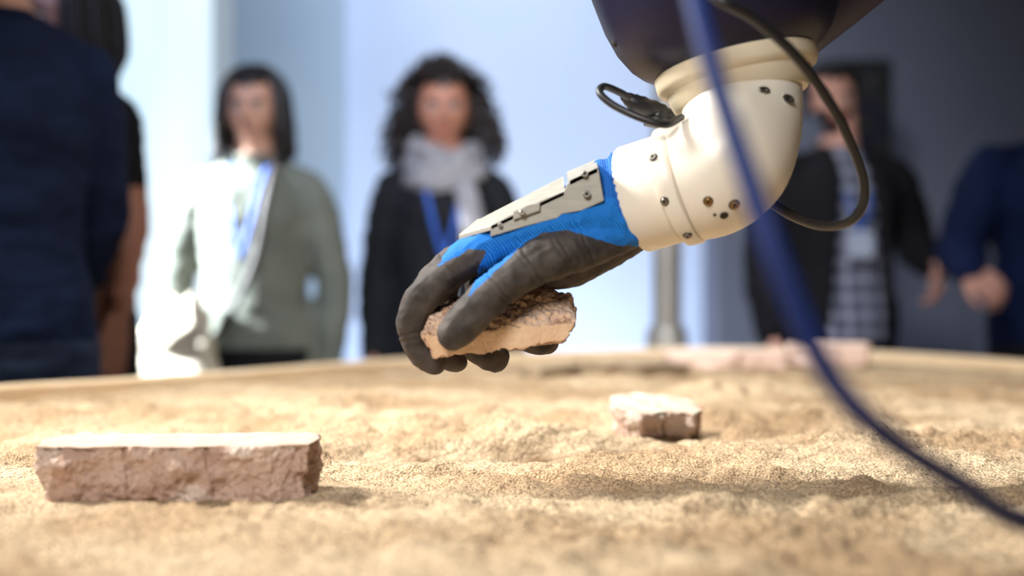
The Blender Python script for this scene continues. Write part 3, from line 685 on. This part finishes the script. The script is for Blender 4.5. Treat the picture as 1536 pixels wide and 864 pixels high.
h_dark = mat('hair_dark', (30, 23, 23), .5, col2=(21, 16, 16)); h_brown = mat('hair_brown_black', (38, 27, 26), .55, col2=(26, 18, 17), nscale=30)
f_navy = mat('sweater_navy', (18, 32, 64), .9, col2=(13, 25, 54), nscale=14, bump=.3, bscale=90, spec=.2)
f_black = mat('cloth_black', (14, 15, 21), .85, col2=(10, 11, 16), bump=.2, spec=.3)
f_green = mat('sweater_sage', (112, 115, 106), .9, col2=(98, 102, 94), nscale=10, bump=.4, bscale=80, spec=.2)
f_jean = mat('denim', (30, 46, 78), .85, col2=(24, 38, 64), bump=.2)
f_jkt = mat('jacket_dark', (22, 20, 24), .85, col2=(18, 16, 20), bump=.2, spec=.2)
f_blue = mat('jacket_navy_blue', (14, 28, 66), .85, col2=(11, 22, 54), bump=.2, spec=.2)
f_scarf = mat('scarf_grey', (148, 146, 150), .95, col2=(116, 114, 120), nscale=25, bump=.5, bscale=60)
f_cream = mat('tote_canvas', (214, 204, 186), .9, col2=(198, 186, 166), nscale=14, bump=.3)
f_strap = mat('leather_brown', (52, 44, 42), .6, col2=(44, 36, 34))
# plaid
f_plaid = bpy.data.materials.new('plaid_shirt'); f_plaid.use_nodes = True
nt = f_plaid.node_tree; N = nt.nodes; L = nt.links; b = N['Principled BSDF']; b.inputs['Roughness'].default_value = .85; tc = N.new('ShaderNodeTexCoord')
ws = []
for dr in ('X', 'Z'):
    w1_ = N.new('ShaderNodeTexWave'); w1_.bands_direction = dr; w1_.inputs['Scale'].default_value = 5.5; w1_.inputs['Distortion'].default_value = .6; w1_.inputs['Detail Scale'].default_value = .6; L.new(tc.outputs['Object'], w1_.inputs['Vector'])
    c_ = N.new('ShaderNodeMath'); c_.operation = 'GREATER_THAN'; c_.inputs[1].default_value = .65; L.new(w1_.outputs['Fac'], c_.inputs[0]); ws.append(c_)
sm_ = N.new('ShaderNodeMath'); sm_.operation = 'ADD'; L.new(ws[0].outputs[0], sm_.inputs[0]); L.new(ws[1].outputs[0], sm_.inputs[1])
hf = N.new('ShaderNodeMath'); hf.operation = 'MULTIPLY'; hf.inputs[1].default_value = .5; L.new(sm_.outputs[0], hf.inputs[0])
rp = N.new('ShaderNodeValToRGB'); rp.color_ramp.elements[0].color = lin((36, 40, 62)); rp.color_ramp.elements[1].color = lin((148, 150, 166)); L.new(hf.outputs[0], rp.inputs[0]); L.new(rp.outputs[0], b.inputs['Base Color'])

# 1 man seen from behind, navy sweater
e, k = person('man_in_navy_sweater', (-1.01, 2.80), math.radians(180+35), 1.84, f_navy, f_jean, sk1, h_dark, 'short', sw=.158, bulk=.012, hem=.86, neck=1.455,
              arms=[{'e': (-.20, -.03, 1.10), 'w': (-.17, -.12, .93), 'h': (0, -.5, -.8)}, {'e': (.210, -.03, 1.10), 'w': (.17, -.12, .93), 'h': (0, -.5, -.8)}])
bm = bmesh.new(); tube(bm, [V((math.cos(a)*.062, math.sin(a)*.062-.004, 1.452))*k for a in np.linspace(0, 2*math.pi, 25)], [.010]*25, 8, sub=1, cap=False); obj('collar_rib', bm, f_navy, e)
# 2 dark-haired person in black t-shirt
person('woman_in_black_tshirt', (-1.085, 3.50), math.radians(-30), 1.80, f_black, f_black, sk2, h_dark, 'bob', sw=.150, bulk=.006, sleeve=.42, hem=.92,
       arms=[None, {'e': (.200, .0, 1.11), 'w': (.205, -.06, .89)}], hy=-.3)
# 3 woman in sage sweater
e, k = person('woman_in_sage_sweater', (-.725, 4.02), math.radians(-6), 1.635, f_green, f_black, sk1, h_dark, 'bob', sw=.158, bulk=.016, hem=.895, neck=1.455, hy=.02,
              arms=[{'e': (-.240, .0, 1.09), 'w': (-.240, -.10, .88), 'c': .6}, {'e': (.230, .04, 1.09), 'w': (.220, .0, .86)}])
lanyard(e, k, m_lany, .05, 1.16, -.140, badge=False)
bm = bmesh.new(); tube(bm, [V((.06, .04, 1.46))*k, V((.078, -.07, 1.43))*k, V((.07, -.137, 1.32))*k, V((.04, -.147, 1.15))*k, V((-.03, -.15, 1.0))*k, V((-.12, -.12, .88))*k], [(.010, .003)]*6, 8, hint=V((1, 0, 0)), sub=5); obj('bag_strap', bm, f_strap, e)
bm = bmesh.new(); tube(bm, [V((math.cos(a)*.064, math.sin(a)*.062-.004, 1.450))*k for a in np.linspace(0, 2*math.pi, 25)], [.011]*25, 8, sub=1, cap=False); obj('collar_rib', bm, f_green, e)
bm = bmesh.new(); tube(bm, [V((-.17, -.16, .62)), V((-.17, -.17, .70)), V((-.17, -.17, .82)), V((-.15, -.165, .90)), V((-.12, -.16, .97))], [(.12, .05), (.13, .06), (.12, .045), (.10, .035), (.05, .03)], 28, hint=V((1, 0, 0)), sub=5)
for v in bm.verts: v.co += V((nz(v.co, 14, 1), nz(v.co, 14, 2), nz(v.co, 14, 5)))*.03
tube(bm, [V((-.25, -.17, .87)), V((-.245, -.16, .95)), V((-.2, -.15, 1.0)), V((-.14, -.16, .95)), V((-.12, -.17, .87))], [(.012, .004)]*5, 8, sub=5)
obj('tote_bag', bm, f_cream, e)
# 4 woman with curly hair
e, k = person('woman_with_curly_hair', (-.198, 4.12), math.radians(3), 1.645, f_black, f_jean, sk2, h_brown, 'curly', sw=.155, bulk=.010, hem=.84, neck=1.45, hk=1.03)
lanyard(e, k, m_lany, .06, 1.15, -.134, badge=False)
bm = bmesh.new(); box(bm, (-.03, -.150*k, 1.02*k), (.03, -.145*k, 1.09*k)); obj('badge', bm, m_badge, e, sm=False)
bm = bmesh.new()
for j, (rx, ry, z0, tl, rr) in enumerate(((.088, .085, 1.440, .3, .032), (.082, .08, 1.475, -.5, .030), (.098, .092, 1.405, .9, .030))):
    pts = [V((math.cos(a)*rx, math.sin(a)*ry-.012, z0+.015*math.sin(a+tl)+.004*math.sin(5*a)-.018*max(0, -math.sin(a))))*k for a in np.linspace(0, 2*math.pi, 33)]
    tube(bm, pts, [(rr*(1+.12*math.sin(3*a+j)), rr*(1+.15*math.cos(4*a+j))) for a in np.linspace(0, 2*math.pi, 33)], 14, sub=2, cap=False, fn=lambda k_, th: 1+.10*math.sin(5*th+k_*.25))
tube(bm, [V((.05, -.09, 1.40))*k, V((.07, -.135, 1.32))*k, V((.085, -.148, 1.24))*k, V((.085, -.145, 1.20))*k], [(.03, .02), (.032, .018), (.034, .014), (.034, .01)], 14, hint=V((1, 0, 0)), sub=4)
obj('scarf', bm, f_scarf, e)
# 5 man in plaid shirt and dark jacket
e, k = person('man_in_plaid_shirt', (1.06, 4.62), math.radians(10), 1.74, f_jkt, f_black, sk3, h_dark, 'short', sw=.185, bulk=.03, hem=.84, neck=1.45, shirt=f_plaid, beard=True, headoff=(-.03, 0), hy=-.2,
              arms=[None, {'e': (.28, .05, 1.14), 'w': (.27, -.10, 1.08), 'h': (-.1, -.5, -.8), 'c': .5}])
lanyard(e, k, m_lany, .055, 1.18, -.165)
bm = bmesh.new()
for s_ in (-1, 1): tube(bm, [V((s_*.05, .03, 1.46))*k, V((s_*.07, -.07, 1.43))*k, V((s_*.075, -.14, 1.33))*k, V((s_*.09, -.158, 1.15))*k, V((s_*.105, -.15, .9))*k], [(.02, .008), (.026, .008), (.028, .008), (.02, .007), (.015, .006)], 10, hint=V((1, 0, 0)), sub=5)
obj('lapels', bm, f_jkt, e)
# 6 person in navy jacket at right
e, k = person('man_in_navy_jacket', (1.655, 4.36), math.radians(8), 1.74, f_blue, f_black, sk3, h_dark, 'short', sw=.19, bulk=.034, hem=.84, neck=1.455, shirt=f_black, headoff=(.06, 0),
              arms=[{'e': (-.29, .0, 1.12), 'w': (-.35, -.18, 1.06), 'h': (.35, -.6, -.45), 'n': (.3, .5, -.6), 'c': .7}, None])

# ------------------------------------------------------------------ lights
def area(name, loc, tgt, P_, size, col, spread=None):
    l = bpy.data.lights.new(name, 'AREA'); l.energy = P_; l.size = size; l.color = col
    if spread: l.spread = math.radians(spread)
    o = bpy.data.objects.new(name, l); o.location = loc; o.rotation_euler = (V(tgt)-V(loc)).to_track_quat('-Z', 'Y').to_euler(); sc.collection.objects.link(o)
def spot(name, loc, tgt, P_, ang, col, rad=.08, bl=.4):
    l = bpy.data.lights.new(name, 'SPOT'); l.energy = P_; l.spot_size = math.radians(ang); l.spot_blend = bl; l.color = col; l.shadow_soft_size = rad
    o = bpy.data.objects.new(name, l); o.location = loc; o.rotation_euler = (V(tgt)-V(loc)).to_track_quat('-Z', 'Y').to_euler(); sc.collection.objects.link(o)
area('key_lamp', (-1.45, 1.75, 2.3), (.05, 1.7, .9), 31, .40, (1, .96, .895), 95)
area('ceiling_lamp', (.3, 2.6, 3.1), (.2, 2.3, .85), 17, .8, (1, .96, .91), 90)
area('front_lamp', (-.6, -.6, 2.3), (.2, 1.5, 1.0), 9, .7, (1, .96, .92), 70)
area('visitor_fill', (-.2, 1.2, 3.05), (.2, 4.2, 1.45), 16, .5, (.88, .93, 1.0), 50)  # added soft frontal fill to brighten the visitors, not an actual fixture
area('wall_washer_lamp', (-.1, 5.5, 3.1), (-.1, 6.5, 1.2), 46, 1.2, (.80, .88, 1.0))
area('wall_uplight', (-.05, 5.7, .15), (-.05, 6.5, 1.0), 32, 1.0, (.80, .88, 1.0))
spot('cool_spot', (-2.75, 3.86, 2.1), (-.99, 4.0, 1.14), 5200, 22, (.86, .94, 1.0), .04, .4)
spot('blue_spot', (-1.9, 2.3, 2.9), (-.3, 4.1, 1.4), 110, 30, (.5, .62, 1.0), .1, .5)
w = bpy.data.worlds.new('world'); sc.world = w; w.use_nodes = True
bg = w.node_tree.nodes['Background']; bg.inputs[0].default_value = (.45, .55, .75, 1); bg.inputs[1].default_value = .15
try:
    sc.view_settings.view_transform = 'Standard'
except Exception: pass
# ------------------------------------------------------------------ camera
cd = bpy.data.cameras.new('camera'); cd.lens = 50; cd.sensor_width = 36; cd.clip_start = .02
co = bpy.data.objects.new('camera', cd); co.location = CAM; co.rotation_euler = (math.radians(90-.269), 0, 0); sc.collection.objects.link(co)
cd.dof.use_dof = True; cd.dof.focus_distance = 1.49; cd.dof.aperture_fstop = 1.9
sc.camera = co
